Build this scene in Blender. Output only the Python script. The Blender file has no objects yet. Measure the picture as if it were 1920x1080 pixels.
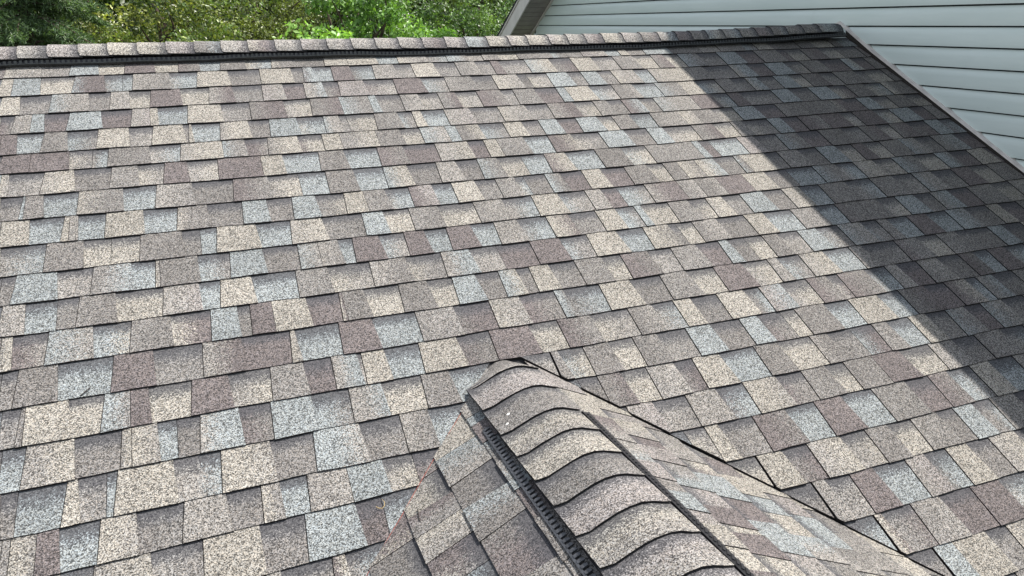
import bpy, math, random
import numpy as np
from mathutils import Vector, Matrix

random.seed(7)
rng = np.random.default_rng(7)
scn = bpy.context.scene
COL = scn.collection

# ------------------------------------------------------------------ camera
F_PX = 1413.3666
YAW, PIT, ROL = -0.3707, -0.3416, 0.0143
CAM = np.array([-0.1235, -4.1535, 0.1437])
def rot_cam():
    cy, sy = math.cos(YAW), math.sin(YAW); cp, sp = math.cos(PIT), math.sin(PIT); cr, sr = math.cos(ROL), math.sin(ROL)
    rz = np.array([[cy, -sy, 0], [sy, cy, 0], [0, 0, 1]]); rx = np.array([[1, 0, 0], [0, cp, -sp], [0, sp, cp]])
    ry = np.array([[cr, 0, sr], [0, 1, 0], [-sr, 0, cr]])
    return rz @ rx @ ry
RC = rot_cam()
cam_data = bpy.data.cameras.new('camera')
cam = bpy.data.objects.new('camera', cam_data); COL.objects.link(cam)
cam_data.sensor_width = 36.0; cam_data.lens = 36.0 * F_PX / 1920.0
cam_data.clip_start = 0.05; cam_data.clip_end = 2000.0
m = Matrix.Identity(4)
for i in range(3):
    m[i][0] = RC[i, 0]; m[i][1] = RC[i, 2]; m[i][2] = -RC[i, 1]; m[i][3] = CAM[i]
cam.matrix_world = m
scn.camera = cam
scn.render.resolution_x = 1024; scn.render.resolution_y = 576

# ------------------------------------------------------------------ light
SUN = Vector((0.47, 0.06, 0.88)).normalized()
world = bpy.data.worlds.new('World'); scn.world = world; world.use_nodes = True
wn = world.node_tree
for n in list(wn.nodes): wn.nodes.remove(n)
sky = wn.nodes.new('ShaderNodeTexSky'); sky.sky_type = 'NISHITA'; sky.sun_disc = False
sky.dust_density = 0.8; sky.ozone_density = 1.0; sky.air_density = 1.0
sky.sun_elevation = math.asin(SUN.z); sky.sun_rotation = math.atan2(SUN.x, SUN.y)
bg = wn.nodes.new('ShaderNodeBackground'); bg.inputs['Strength'].default_value = 0.15
wo = wn.nodes.new('ShaderNodeOutputWorld')
hs = wn.nodes.new('ShaderNodeHueSaturation'); hs.inputs['Saturation'].default_value = 0.4
wn.links.new(sky.outputs['Color'], hs.inputs['Color']); wn.links.new(hs.outputs['Color'], bg.inputs['Color']); wn.links.new(bg.outputs['Background'], wo.inputs['Surface'])
sun_data = bpy.data.lights.new('sun', 'SUN'); sun_data.energy = 4.5; sun_data.angle = math.radians(0.6); sun_data.color = (1.0, 0.945, 0.885)
sun = bpy.data.objects.new('sun', sun_data); COL.objects.link(sun)
sun.rotation_euler = SUN.to_track_quat('Z', 'Y').to_euler()
vs = scn.view_settings
vs.view_transform = 'Standard'; vs.look = 'None'; vs.gamma = 1.0; vs.use_curve_mapping = False; vs.exposure = 1.05

# ------------------------------------------------------------------ projection helpers (pixels of the 1920 wide photograph)
TH = math.atan(0.5); CT, ST = math.cos(TH), math.sin(TH)
def ray(x, y):
    return RC @ np.array([(x - 960) / F_PX, 1.0, (540 - y) / F_PX])
def project(p):
    q = RC.T @ (np.asarray(p, float) - CAM)
    return 960 + F_PX * q[0] / q[1], 540 - F_PX * q[2] / q[1]
def on_roof(x, y, h=0.006):
    d = ray(x, y); n = np.array([0, -ST, CT]); t = (h - n @ CAM) / (d @ n); q = CAM + d * t
    return q[0], -(q[1] * CT + q[2] * ST)
def on_x(x, y, X):
    d = ray(x, y); return CAM + d * ((X - CAM[0]) / d[0])

# ------------------------------------------------------------------ materials
def new_mat(name):
    mt = bpy.data.materials.new(name); mt.use_nodes = True
    nt = mt.node_tree; bs = nt.nodes['Principled BSDF']
    return mt, nt, bs
def N(nt, typ, **kw):
    n = nt.nodes.new(typ)
    for k, v in kw.items(): setattr(n, k, v)
    return n
def mathn(nt, op, a, b=None, c=None, clamp=False):
    n = N(nt, 'ShaderNodeMath', operation=op); n.use_clamp = clamp
    for i, v in enumerate((a, b, c)):
        if v is None: continue
        if isinstance(v, (int, float)): n.inputs[i].default_value = v
        else: nt.links.new(v, n.inputs[i])
    return n.outputs[0]
def ramp(nt, v, a, b, lo=0.0, hi=1.0):
    n = N(nt, 'ShaderNodeMapRange', interpolation_type='SMOOTHSTEP')
    nt.links.new(v, n.inputs['Value'])
    for k, x in (('From Min', a), ('From Max', b), ('To Min', lo), ('To Max', hi)): n.inputs[k].default_value = x
    return n.outputs['Result']
def mixc(nt, f, a, b, mode='MIX'):
    n = N(nt, 'ShaderNodeMix', data_type='RGBA', blend_type=mode)
    if isinstance(f, (int, float)): n.inputs[0].default_value = f
    else: nt.links.new(f, n.inputs[0])
    for i, v in ((6, a), (7, b)):
        if isinstance(v, tuple): n.inputs[i].default_value = (*v, 1.0)
        else: nt.links.new(v, n.inputs[i])
    return n.outputs[2]
def noise(nt, co, scale, detail=2.0, rough=0.5):
    n = N(nt, 'ShaderNodeTexNoise'); n.inputs['Scale'].default_value = scale
    n.inputs['Detail'].default_value = detail; n.inputs['Roughness'].default_value = rough
    nt.links.new(co, n.inputs['Vector']); return n.outputs['Fac']
def pos(nt):
    return N(nt, 'ShaderNodeNewGeometry').outputs['Position']
def bump(nt, h, strength, dist, bs):
    b = N(nt, 'ShaderNodeBump'); b.inputs['Strength'].default_value = strength; b.inputs['Distance'].default_value = dist
    nt.links.new(h, b.inputs['Height']); nt.links.new(b.outputs['Normal'], bs.inputs['Normal'])

def granule_material():
    mt, nt, bs = new_mat('granule_shingle')
    co = pos(nt)
    a1 = N(nt, 'ShaderNodeAttribute', attribute_name='tone_a'); a2 = N(nt, 'ShaderNodeAttribute', attribute_name='tone_b')
    prm = N(nt, 'ShaderNodeAttribute', attribute_name='prm')
    sep = N(nt, 'ShaderNodeSeparateXYZ'); nt.links.new(prm.outputs['Vector'], sep.inputs[0])
    grain = noise(nt, co, 330, 2.0, 0.6)
    mid = noise(nt, co, 60, 2.0)
    wide = noise(nt, co, 5.0, 3.0)
    vor = N(nt, 'ShaderNodeTexVoronoi'); vor.inputs['Scale'].default_value = 370; nt.links.new(co, vor.inputs['Vector'])
    cell = N(nt, 'ShaderNodeSeparateColor'); nt.links.new(vor.outputs['Color'], cell.inputs[0])
    # granule by granule choice between the two tones of the piece
    choose = mathn(nt, 'ADD', sep.outputs[0], mathn(nt, 'MULTIPLY', mathn(nt, 'SUBTRACT', cell.outputs[1], 0.5), 0.55))
    base = mixc(nt, ramp(nt, choose, 0.42, 0.58), a1.outputs['Color'], a2.outputs['Color'])
    # light and dark granules
    g = ramp(nt, cell.outputs[0], 0.0, 1.0, 0.15, 1.85)
    g = mathn(nt, 'MULTIPLY', g, ramp(nt, grain, 0.30, 0.70, 0.74, 1.26))
    g = mathn(nt, 'MULTIPLY', g, ramp(nt, mid, 0.25, 0.75, 0.92, 1.08))
    g = mathn(nt, 'MULTIPLY', g, ramp(nt, wide, 0.3, 0.7, 0.93, 1.07))
    hue = mixc(nt, cell.outputs[2], (1.06, 1.0, 0.92), (0.94, 1.0, 1.07))
    base = mixc(nt, 0.75, base, hue, 'MULTIPLY')
    gv = N(nt, 'ShaderNodeCombineColor')
    for i in range(3): nt.links.new(g, gv.inputs[i])
    base = mixc(nt, 1.0, base, gv.outputs[0], 'MULTIPLY')
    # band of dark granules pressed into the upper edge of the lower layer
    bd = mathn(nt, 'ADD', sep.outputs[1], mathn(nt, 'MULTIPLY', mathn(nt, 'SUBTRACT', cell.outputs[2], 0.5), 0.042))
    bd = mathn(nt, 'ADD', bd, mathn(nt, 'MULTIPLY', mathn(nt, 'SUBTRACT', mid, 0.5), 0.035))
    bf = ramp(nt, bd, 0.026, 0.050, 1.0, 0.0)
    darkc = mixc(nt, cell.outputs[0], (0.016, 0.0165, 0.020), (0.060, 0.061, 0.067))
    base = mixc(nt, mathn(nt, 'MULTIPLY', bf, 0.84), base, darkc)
    nt.links.new(base, bs.inputs['Base Color'])
    bs.inputs['Roughness'].default_value = 0.88; bs.inputs['Specular IOR Level'].default_value = 0.35
    bump(nt, mathn(nt, 'ADD', cell.outputs[0], grain), 0.55, 0.0016, bs)
    return mt
M_SH = granule_material()

def plain(name, col, rough=0.6, var=0.15, scale=20, spec=0.4, bumps=0.0):
    mt, nt, bs = new_mat(name); co = pos(nt)
    f = noise(nt, co, scale, 4.0, 0.6)
    a = tuple(c * (1 - var) for c in col); b = tuple(min(1, c * (1 + var)) for c in col)
    nt.links.new(mixc(nt, ramp(nt, f, 0.3, 0.7), a, b), bs.inputs['Base Color'])
    bs.inputs['Roughness'].default_value = rough; bs.inputs['Specular IOR Level'].default_value = spec
    if bumps: bump(nt, f, bumps, 0.003, bs)
    return mt
M_DECK = plain('asphalt_underlay', (0.02, 0.02, 0.021), 0.9, 0.3, 60)
M_EDGE = plain('cut_asphalt_edge', (0.014, 0.013, 0.013), 0.9, 0.4, 150, 0.2)
M_VENT = plain('black_vent_plastic', (0.013, 0.013, 0.015), 0.38, 0.3, 40, 0.5)
M_COMB = plain('grey_black_vent_plastic', (0.034, 0.036, 0.040), 0.36, 0.4, 90, 0.5)
def siding_material():
    mt, nt, bs = new_mat('pale_vinyl_siding'); co = pos(nt)
    mp = N(nt, 'ShaderNodeMapping'); mp.inputs['Scale'].default_value = (1, 0.35, 3.0); nt.links.new(co, mp.inputs[0])
    f = noise(nt, mp.outputs[0], 6, 5.0, 0.6); s = noise(nt, co, 26, 3.0, 0.65)
    c = mixc(nt, ramp(nt, f, 0.3, 0.7), (0.50, 0.565, 0.535), (0.54, 0.60, 0.57))
    c = mixc(nt, ramp(nt, s, 0.70, 0.80, 0.0, 0.35), c, (0.33, 0.36, 0.36))
    nt.links.new(c, bs.inputs['Base Color']); bs.inputs['Roughness'].default_value = 0.42
    bs.inputs['Specular IOR Level'].default_value = 0.45
    bump(nt, f, 0.10, 0.004, bs); return mt
M_SID = siding_material()
M_GAPSHADE = plain('shadow_toned_backing', (0.035, 0.04, 0.042), 0.9)  # backing coloured dark to stand in for shade seen through the gaps
M_TRIM = plain('beige_metal_trim', (0.56, 0.52, 0.485), 0.5, 0.12, 14)
M_SOFF = plain('taupe_soffit_vinyl', (0.27, 0.235, 0.218), 0.55, 0.12, 9)
M_FASC = plain('grey_brown_fascia', (0.56, 0.515, 0.49), 0.5, 0.08, 6)
M_WALL = plain('painted_wall', (0.5, 0.52, 0.52), 0.8)
M_BARK = plain('bark', (0.075, 0.055, 0.042), 0.9, 0.4, 12, 0.2, 0.6)
M_CHALK = plain('red_chalk', (0.21, 0.055, 0.042), 0.95, 0.4, 120)
M_TWIG = plain('dry_twig', (0.022, 0.018, 0.015), 0.85, 0.3, 80)
M_STRAW = plain('straw_yellow', (0.36, 0.26, 0.11), 0.8, 0.2, 80)
M_WHITE = plain('white_sealant', (0.72, 0.71, 0.68), 0.6, 0.1, 60)

def ground_material():
    mt, nt, bs = new_mat('lawn'); co = pos(nt)
    f = noise(nt, co, 0.6, 6.0, 0.65); g = noise(nt, co, 30, 4.0, 0.7)
    c = mixc(nt, ramp(nt, f, 0.3, 0.7), (0.045, 0.075, 0.022), (0.085, 0.11, 0.038))
    c = mixc(nt, ramp(nt, g, 0.35, 0.7, 0, 0.6), c, (0.03, 0.045, 0.014))
    nt.links.new(c, bs.inputs['Base Color']); bs.inputs['Roughness'].default_value = 0.95
    bump(nt, g, 0.8, 0.05, bs); return mt
M_GROUND = ground_material()

def leaf_material(name, trans):
    mt, nt, bs = new_mat(name)
    a = N(nt, 'ShaderNodeAttribute', attribute_name='leaf_tone')
    nt.links.new(a.outputs['Color'], bs.inputs['Base Color'])
    bs.inputs['Roughness'].default_value = 0.42; bs.inputs['Specular IOR Level'].default_value = 0.45
    tr = N(nt, 'ShaderNodeBsdfTranslucent')
    nt.links.new(mixc(nt, 1.0, a.outputs['Color'], (1.25, 1.35, 0.55), 'MULTIPLY'), tr.inputs['Color'])
    mx = N(nt, 'ShaderNodeMixShader'); mx.inputs[0].default_value = trans
    nt.links.new(bs.outputs[0], mx.inputs[1]); nt.links.new(tr.outputs[0], mx.inputs[2])
    nt.links.new(mx.outputs[0], nt.nodes['Material Output'].inputs['Surface']); return mt
M_LEAF = leaf_material('leaf', 0.26)
M_NEEDLE = leaf_material('needle', 0.3)

# ------------------------------------------------------------------ object helpers
def link(name, mesh, parent=None, loc=None):
    o = bpy.data.objects.new(name, mesh); COL.objects.link(o)
    o.location = loc if loc is not None else (0, 0, 0)
    if parent is not None:                    # positions are given in the world: take the parents' own places off
        p = parent
        while p is not None: o.location -= p.location; p = p.parent
        o.parent = parent
    return o
def local(o, root):                           # a part given in its thing's own coordinates
    o.parent = root; return o
def tag(o, label, cat, group=None, kind=None):
    o['label'] = label
    if cat: o['category'] = cat
    if group: o['group'] = group
    if kind: o['kind'] = kind
    return o
def mesh_obj(name, verts, faces, mat, parent=None, smooth=False, centre=True):
    v = np.array(verts, float)
    c = v.mean(0) if centre else np.zeros(3)
    me = bpy.data.meshes.new(name); me.from_pydata([tuple(p) for p in (v - c)], [], faces); me.materials.append(mat)
    if smooth: me.polygons.foreach_set('use_smooth', [True] * len(me.polygons))
    me.update()
    return link(name, me, parent, tuple(c))
class MB:
    def __init__(s): s.v = []; s.f = []
    def box(s, c, ax, half):
        b = len(s.v); c = np.array(c, float); ax = [np.array(a, float) for a in ax]
        for k in (-1, 1):
            for j in (-1, 1):
                for i in (-1, 1): s.v.append(tuple(c + ax[0] * half[0] * i + ax[1] * half[1] * j + ax[2] * half[2] * k))
        s.f += [tuple(b + q for q in f) for f in ((0, 2, 3, 1), (4, 5, 7, 6), (0, 1, 5, 4), (2, 6, 7, 3), (0, 4, 6, 2), (1, 3, 7, 5))]
    def tube(s, pts, rads, n=8):
        pts = [np.array(p, float) for p in pts]; b0 = len(s.v)
        for i, p in enumerate(pts):
            d = pts[min(i + 1, len(pts) - 1)] - pts[max(i - 1, 0)]; d /= np.linalg.norm(d) + 1e-9
            a = np.cross(d, (0, 0, 1)) if abs(d[2]) < 0.9 else np.cross(d, (1, 0, 0)); a /= np.linalg.norm(a); c = np.cross(d, a)
            for k in range(n):
                t = 2 * math.pi * k / n; s.v.append(tuple(p + rads[i] * (math.cos(t) * a + math.sin(t) * c)))
        for i in range(len(pts) - 1):
            for k in range(n):
                s.f.append((b0 + i * n + k, b0 + i * n + (k + 1) % n, b0 + (i + 1) * n + (k + 1) % n, b0 + (i + 1) * n + k))
        s.f.append(tuple(b0 + k for k in range(n))[::-1]); e = b0 + (len(pts) - 1) * n; s.f.append(tuple(e + k for k in range(n)))
    def sweep(s, prof, p0, p1):
        """prof: list of 3-D offsets, extruded from p0 to p1 with end caps (open profile becomes a sheet)"""
        b = len(s.v); n = len(prof)
        for p in (p0, p1):
            for q in prof: s.v.append(tuple(np.array(p) + np.array(q)))
        for i in range(n): j = (i + 1) % n; s.f.append((b + i, b + j, b + n + j, b + n + i))
        s.f.append(tuple(b + i for i in range(n))[::-1]); s.f.append(tuple(b + n + i for i in range(n)))
    def build(s, name, mat, parent=None, smooth=False): return mesh_obj(name, s.v, s.f, mat, parent, smooth)

# ------------------------------------------------------------------ shingle pieces
TONE = {  # mean granule colours
    'C': (0.169, 0.158, 0.138), 'B': (0.138, 0.149, 0.149), 'M': (0.082, 0.071, 0.069), 'G': (0.098, 0.092, 0.086),
    'L': (0.142, 0.134, 0.123), 'N': (0.114, 0.108, 0.101), 'P': (0.139, 0.128, 0.121)}
FAM = {'C': 'CCLC', 'B': 'BBLB', 'M': 'MMGM', 'G': 'GGNG', 'L': 'LNCP', 'N': 'NGLB', 'P': 'PLMP'}
def tones(code):
    k = code.upper(); r = random.random()
    a = TONE[k]; b = TONE[random.choice(FAM[k])]
    if r < 0.28: b = TONE[random.choice('CBMGLN')]
    j = random.uniform(0.92, 1.08)
    return tuple(c * j for c in a), tuple(c * j for c in b), random.uniform(0.15, 0.75)
def clip(poly, a, b, c):
    """keep a*x+b*y+c >= 0"""
    out = []
    for i in range(len(poly)):
        p, q = poly[i], poly[(i + 1) % len(poly)]
        fp = a * p[0] + b * p[1] + c; fq = a * q[0] + b * q[1] + c
        if fp >= 0: out.append(p)
        if fp * fq < 0:
            t = fp / (fp - fq); out.append((p[0] + (q[0] - p[0]) * t, p[1] + (q[1] - p[1]) * t))
    return out
def area2(poly):
    return abs(sum(poly[i][0] * poly[(i + 1) % len(poly)][1] - poly[(i + 1) % len(poly)][0] * poly[i][1] for i in range(len(poly)))) / 2
class Piece: pass
def make_piece(poly, hfun, mapf, code, layer, bandfun, ux):
    """poly in surface coordinates, lifted by hfun, thickness down to just under the surface"""
    p = Piece(); n = len(poly)
    p.v = [mapf(a, b, hfun(a, b)) for a, b in poly] + [mapf(a, b, -0.002) for a, b in poly]
    s = sum(poly[i][0] * poly[(i + 1) % n][1] - poly[(i + 1) % n][0] * poly[i][1] for i in range(n))
    top = tuple(range(n)); q = np.array(p.v[:n]); nrm = np.cross(q[1] - q[0], q[2] - q[0])
    fl = nrm[2] < 0
    p.f = [top[::-1] if fl else top]
    for i in range(n):
        j = (i + 1) % n; f = (i, i + n, j + n, j); p.f.append(f[::-1] if fl else f)
    ta, tb, split = tones(code); x0, x1 = min(a for a, b in poly), max(a for a, b in poly)
    us = [ux(a, b) for a, b in poly]; u0, u1 = min(us), max(us) + 1e-6
    slope = random.choice((-1, 1)) * random.uniform(0.5, 1.1)
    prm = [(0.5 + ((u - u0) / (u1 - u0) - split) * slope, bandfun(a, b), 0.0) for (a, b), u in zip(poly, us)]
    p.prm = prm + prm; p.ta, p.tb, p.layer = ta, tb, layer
    px = [project(v) for v in p.v[:n]]
    cx = [(min(max(x, -40), 1960), min(max(y, -40), 1120)) for x, y in px]
    p.vis = max(x for x, y in px) > 0 and min(x for x, y in px) < 1920 and max(y for x, y in px) > 0 and min(y for x, y in px) < 1080 and all((np.array(v) - CAM) @ RC[:, 1] > 0.05 for v in p.v[:n])
    p.size = area2(px) if p.vis else 0
    return p
def attrs(me, ta, tb, prm):
    for nm, dat, dim in (('tone_a', ta, 4), ('tone_b', tb, 4)):
        at = me.attributes.new(nm, 'FLOAT_COLOR', 'POINT'); at.data.foreach_set('color', np.array(dat, np.float32).ravel())
    at = me.attributes.new('prm', 'FLOAT_VECTOR', 'POINT'); at.data.foreach_set('vector', np.array(prm, np.float32).ravel())
def emit_pieces(pieces, parent, names, limit=300):
    rest = []
    for layer, nm in names.items():
        ps = sorted((p for p in pieces if p.layer == layer), key=lambda p: -p.size)
        keep = [p for p in ps if p.vis][:limit]; ids = set(map(id, keep)); rest += [p for p in ps if id(p) not in ids]
        for p in keep:
            v = np.array(p.v); c = v.mean(0)
            me = bpy.data.meshes.new(nm); me.from_pydata([tuple(q) for q in v - c], [], p.f); me.materials.append(M_SH); me.materials.append(M_EDGE); me.polygons.foreach_set('material_index', [0] + [1] * (len(p.f) - 1))
            attrs(me, [(*p.ta, 1)] * len(v), [(*p.tb, 1)] * len(v), p.prm); link(nm, me, parent, tuple(c))
    if rest:
        V = []; Fc = []; A = []; B = []; R = []; MI = []
        for p in rest:
            b = len(V); V += p.v; MI += [0] + [1] * (len(p.f) - 1); Fc += [tuple(b + i for i in f) for f in p.f]; A += [(*p.ta, 1)] * len(p.v); B += [(*p.tb, 1)] * len(p.v); R += p.prm
        me = bpy.data.meshes.new('outer_shingles'); me.from_pydata([tuple(q) for q in V], [], Fc); me.materials.append(M_SH); me.materials.append(M_EDGE); me.polygons.foreach_set('material_index', MI); attrs(me, A, B, R)
        o = link('outer_shingles', me, parent); o['kind'] = 'stuff'

# ------------------------------------------------------------------ main roof
U_L, U_R, V_END = -3.4, 3.93, 5.25
def roof_pt(u, v, h): return (u, -v * CT - h * ST, -v * ST + h * CT)
roof = MB()
prof = [(0, 0.0, -0.003), (0, -V_END * CT, -V_END * ST - 0.003), (0, -V_END * CT, -V_END * ST - 0.16), (0, 0, -0.17), (0, V_END * CT, -V_END * ST - 0.16), (0, V_END * CT, -V_END * ST - 0.003)]
roof.sweep(prof, (U_L - 0.05, 0, 0), (3.972, 0, 0))
main_roof = roof.build('main_roof', M_DECK)
tag(main_roof, 'large sloping roof of multicoloured brown, cream and blue-grey laminated asphalt shingles', 'roof', kind='thing')

LINES = {1: [(0, 149), (640, 124), (1280, 101), (1608, 87)], 2: [(0, 183), (640, 152), (1280, 127), (1633, 107)], 3: [(0, 219), (640, 182), (1280, 153), (1663, 129)],
 4: [(0, 254), (640, 216), (1280, 180), (1693, 152)], 5: [(0, 293), (640, 249), (1280, 208), (1722, 175)], 6: [(0, 329), (640, 281), (1280, 236), (1750, 197)],
 7: [(0, 372), (640, 319), (1280, 267), (1780, 222)], 8: [(0, 417), (640, 362), (1280, 302), (1813, 248)], 9: [(0, 466), (640, 404), (1280, 338), (1847, 277)],
 10: [(0, 521), (640, 449), (1280, 376), (1885, 304)], 11: [(0, 576), (640, 497), (1280, 417), (1750, 360), (1917, 335)], 12: [(0, 635), (640, 548), (1280, 461), (1920, 375)],
 13: [(0, 699), (640, 605), (1280, 509), (1920, 415)], 14: [(0, 772), (640, 667), (1280, 561), (1920, 456)], 15: [(0, 847), (640, 730), (1280, 616), (1920, 503)],
 16: [(0, 928), (640, 799), (1280, 675), (1920, 553)], 17: [(0, 1016), (640, 878), (1280, 741), (1920, 608)],
 18: [(287, 1035), (640, 948), (790, 910), (1280, 810), (1920, 662)], 19: [(500, 1078), (640, 1038), (720, 1016), (1358, 870), (1920, 732)],
 20: [(1462, 922), (1920, 802)], 21: [(1577, 983), (1920, 883)], 22: [(1695, 1045), (1920, 972)]}
EXPO, V0 = 0.143, 0.0142
DEV = {}
for n, pts in LINES.items():
    q = [on_roof(x, y, 0.005) for x, y in pts]; DEV[n] = ([a for a, b in q], [b - (n * EXPO + V0) for a, b in q])
def vline(n, u):
    if n <= 0: return 0.012
    base = n * EXPO + V0
    if n in DEV: return base + float(np.interp(u, *DEV[n])) + 0.0012 * math.sin(u * 9 + n * 2.1) + 0.0008 * math.sin(u * 23 + n)
    return base
XR, ZR = 0.706, -0.9405            # ridge line of the small gable
VAP = -ZR / ST                     # where that ridge meets the main slope
# each course: runs of "start-x + colour" read off the photograph, upper case = upper layer tab, lower case = lower layer
COURSE = {
1: [(0, '0g 35L 235n 400B 553c 705M 868c 1005G 1118b 1240N 1375b 1525C 1640n 1820C'), (1, '25C 190b 310L 470n 585B 695n 785G 870c 980N 1165b 1255n 1340L 1470b 1550C 1590g 1690B 1830g'), (2, '85c 190N 330n 400C 480g 640G 720c 830G 870b')],
2: [(0, '0C 70B 228c 415M 590n 690b 748N 955b 1110C 1290n 1465C 1645g 1708M 1770b 1870M'), (1, '60b 183N 310n 405C 535g 655L 770n 855M 905n 1050C 1190m 1310C 1430n 1550G 1665c 1765M 1840c'), (2, '0N 110n 220B 330m 430N 560m 600c 690G 790c 880n 1000G')],
3: [(0, '0C 112g 285B 500g 622L 728c 848M 1020c 1178M 1315n 1478L 1600m 1715B 1825m 1910P'), (1, '140m 305M 465b 595N 750n 865C 1010g 1060c 1175B 1295g 1370B 1465g 1540C 1670b 1750C'), (2, '40N 145g 290B 390m 490B 600c 690G 800m 920B 980m 1050G')],
4: [(0, '0m 75L 175B 250m 385B 572m 742L 845C 890b 1058C 1250g 1410M 1605c 1752M'), (1, '0N 165B 210g 345L 450c 560N 660c 780M 920l 985N 1110m 1230B 1280C 1420b 1545G 1665b 1790N'), (2, '0C 95b 210N 300g 380B 450n 540B 630c 700G 800n 880G 1000n 1050c 1150G')],
5: [(0, '0M 95b 240N 380n 550C 728g 860C 1038g 1065C 1085b 1240C 1405g 1520B 1680c 1828B'), (1, '0n 40c 195G 335n 412C 465b 595P 740g 900L 1055n 1180M 1330c 1440L 1520g 1600B 1700g 1780B'), (2, '70M 190b 280M 350n 530B 630g 740B 850c 950G 1050c 1150N 1190G')],
6: [(0, '0M 170M 390n 520b 610G 845b 1018C 1255N 1385m 1510C 1685m 1820C'), (1, '0N 205G 345c 455B 600B 660C 790n 930C 1035g 1130B 1235m 1340B 1465c 1545G 1645b 1760N'), (2, '0C 85N 190c 310B 430m 550N 690G 860C 930m 1010B 1090c 1180G 1280c 1370g')],
7: [(0, '0C 48n 240C 420g 625N 780c 925M 1060c 1230M 1475C 1600b 1800G'), (1, '30b 215M 365m 545C 730m 820C 895N 1050b 1185C 1320n 1475B 1620g 1745B 1840c'), (2, '80N 200c 300N 370n 510B 590m 680N 800M 920c 990M 1110c 1200B 1310m 1390G')],
8: [(0, '0n 120B 138G 245b 440C 695b 880L 1090g 1315M 1520c 1690b 1845G'), (1, '85b 250C 390g 550L 670g 785N 905c 1035b 1165C 1290b 1455G 1605c 1740N'), (2, '85B 125m 180b 340P 440g 560N 680m 800G 930n 1030M 1130c 1200N 1300m 1400B 1480m')],
9: [(0, '0C 165b 355C 390L 440b 595C 810b 1000C 1175g 1368B 1510g 1650B 1790c'), (1, '25C 140G 265b 395P 530b 640C 775g 890L 1000b 1050g 1170B 1260m 1380C 1490m 1620G 1750c 1840G'), (2, '0C 100B 210g 320B 360C 500g 570N 690g 790B 900c 990M 1060c 1150G 1260B 1350g 1440N 1570m')],
10: [(0, '0b 255G 470c 625c 790G 1030n 1130b 1222C 1455b 1640C 1830g'), (1, '130B 255c 398G 565c 765L 930b 1095C 1250b 1400L 1490m 1580b 1735M'), (2, '0N 100L 220M 370C 500g 620b 770N 900b 1000C 1110g 1220N 1340c 1460B 1540m 1640C 1740m')],
11: [(0, '0n 78B 323n 520N 745b 878C 900N 1120n 1298B 1490g 1685B 1800N'), (1, '0b 75M 235b 370M 490b 610M 755b 880L 1020n 1180C 1310g 1460C 1575n 1680B 1720c 1870G'), (2, '70c 165L 260n 360B 490g 600C 700b 810G 960n 1100N 1230g 1340B 1450n 1560M 1660c 1760G')],
12: [(0, '0N 140b 320n 440G 655c 920L 1130b 1243C 1430b 1675N 1860c'), (1, '175G 385c 580B 750l 900m 1090M 1260b 1410C 1585b 1730C 1880g'), (2, '0c 90L 230g 385C 495b 650N 790b 900M 1030G 1140c 1240B 1350g 1440B 1540m 1650N 1790c')],
13: [(0, '0C 68m 265L 525c 738G 968c 1190B 1345n 1415M 1540C 1740m'), (1, '0C 20G 150c 340G 510c 645B 785g 910B 1015g 1085C 1200n 1345N 1500c 1605M 1765l 1890N'), (2, '120m 240B 300g 390c 490G 580l 690B 800g 920B 1050n 1140G 1200b 1310M 1420b 1530N 1640g 1760C 1830m')],
14: [(0, '0n 90G 325b 635M 870n 1145L 1370m 1640C 1680b'), (1, '0M 200b 440N 660m 860C 1035m 1230N 1285b 1485C 1665g 1830N'), (2, '70c 215M 380c 520L 580n 700C 840b 985L 1060g 1240M 1370c 1480N 1590g 1770B 1850m')],
15: [(0, '0n 105N 135C 390c 580N 735M 845c 1080M 1300l 1530N 1725m 1880B'), (1, '110m 130C 265b 455C 680g 860M 1090c 1250M 1440c 1650G 1790b 1910C'), (2, '90g 235C 390n 475P 600c 745M 860l 920M 1080b 1190N 1260m 1370N 1490g 1610M 1690b 1770M 1870b')],
16: [(0, '0b 135C 420g 685C 743L 895b 1000g 1130L 1360g 1535B 1770n'), (1, '60B 250c 470G 640b'), (-1, '1050c 1210N 1260c 1395G 1545c 1680G 1820n'), (2, '60B 205g 365B 470n 600c 680G 850b 985C 1150b 1270G 1420m 1530M 1650b 1710N 1800g')],
17: [(0, '0n 90b 365C 445n 600b 655C 990b 1250C 1540g 1775B'), (1, '130g 355N 520b'), (-1, '1280b 1370g 1480M 1620c 1760N'), (2, '0n 100C 260b 450G 590c 770G 870n 1000b 1120N 1210b 1330C 1430n 1540N 1650m 1740B 1860n')],
18: [(0, '0N 50C 200M 335b 560L 775g 1035L 1290g 1480C 1590b 1740N'), (1, '50B 255c 420m'), (-1, '1440b 1560c 1640P 1800n'), (2, '60L 240m 390C 580m 720N 860c 960G 1120M 1280c 1440N 1580g 1700N 1850b')],
19: [(0, '100G 340n 520L 860n 1150C 1480g 1730B'), (1, '110m 250b'), (-1, '1760b'), (2, '60c 175C 260g 450N 640b 800M 960b 1130N 1320m 1450M 1560n 1690C 1800b')],
20: [(0, '700N 1000c 1300G 1540L 1610n 1890C'), (1, '60n'), (2, '300c 470C 620m 760L 950c 1090G 1220c 1345N 1500g 1590B 1700n 1800L')],
21: [(2, '600n 800N 880n 1010M 1150b 1325P 1440b 1555C 1680g 1800C')],
22: [(2, '950g 1150C 1200m 1360N 1530m 1700M 1860b')],
23: [(2, '1300g 1490B 1600C 1790g 1900N')]}

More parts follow.
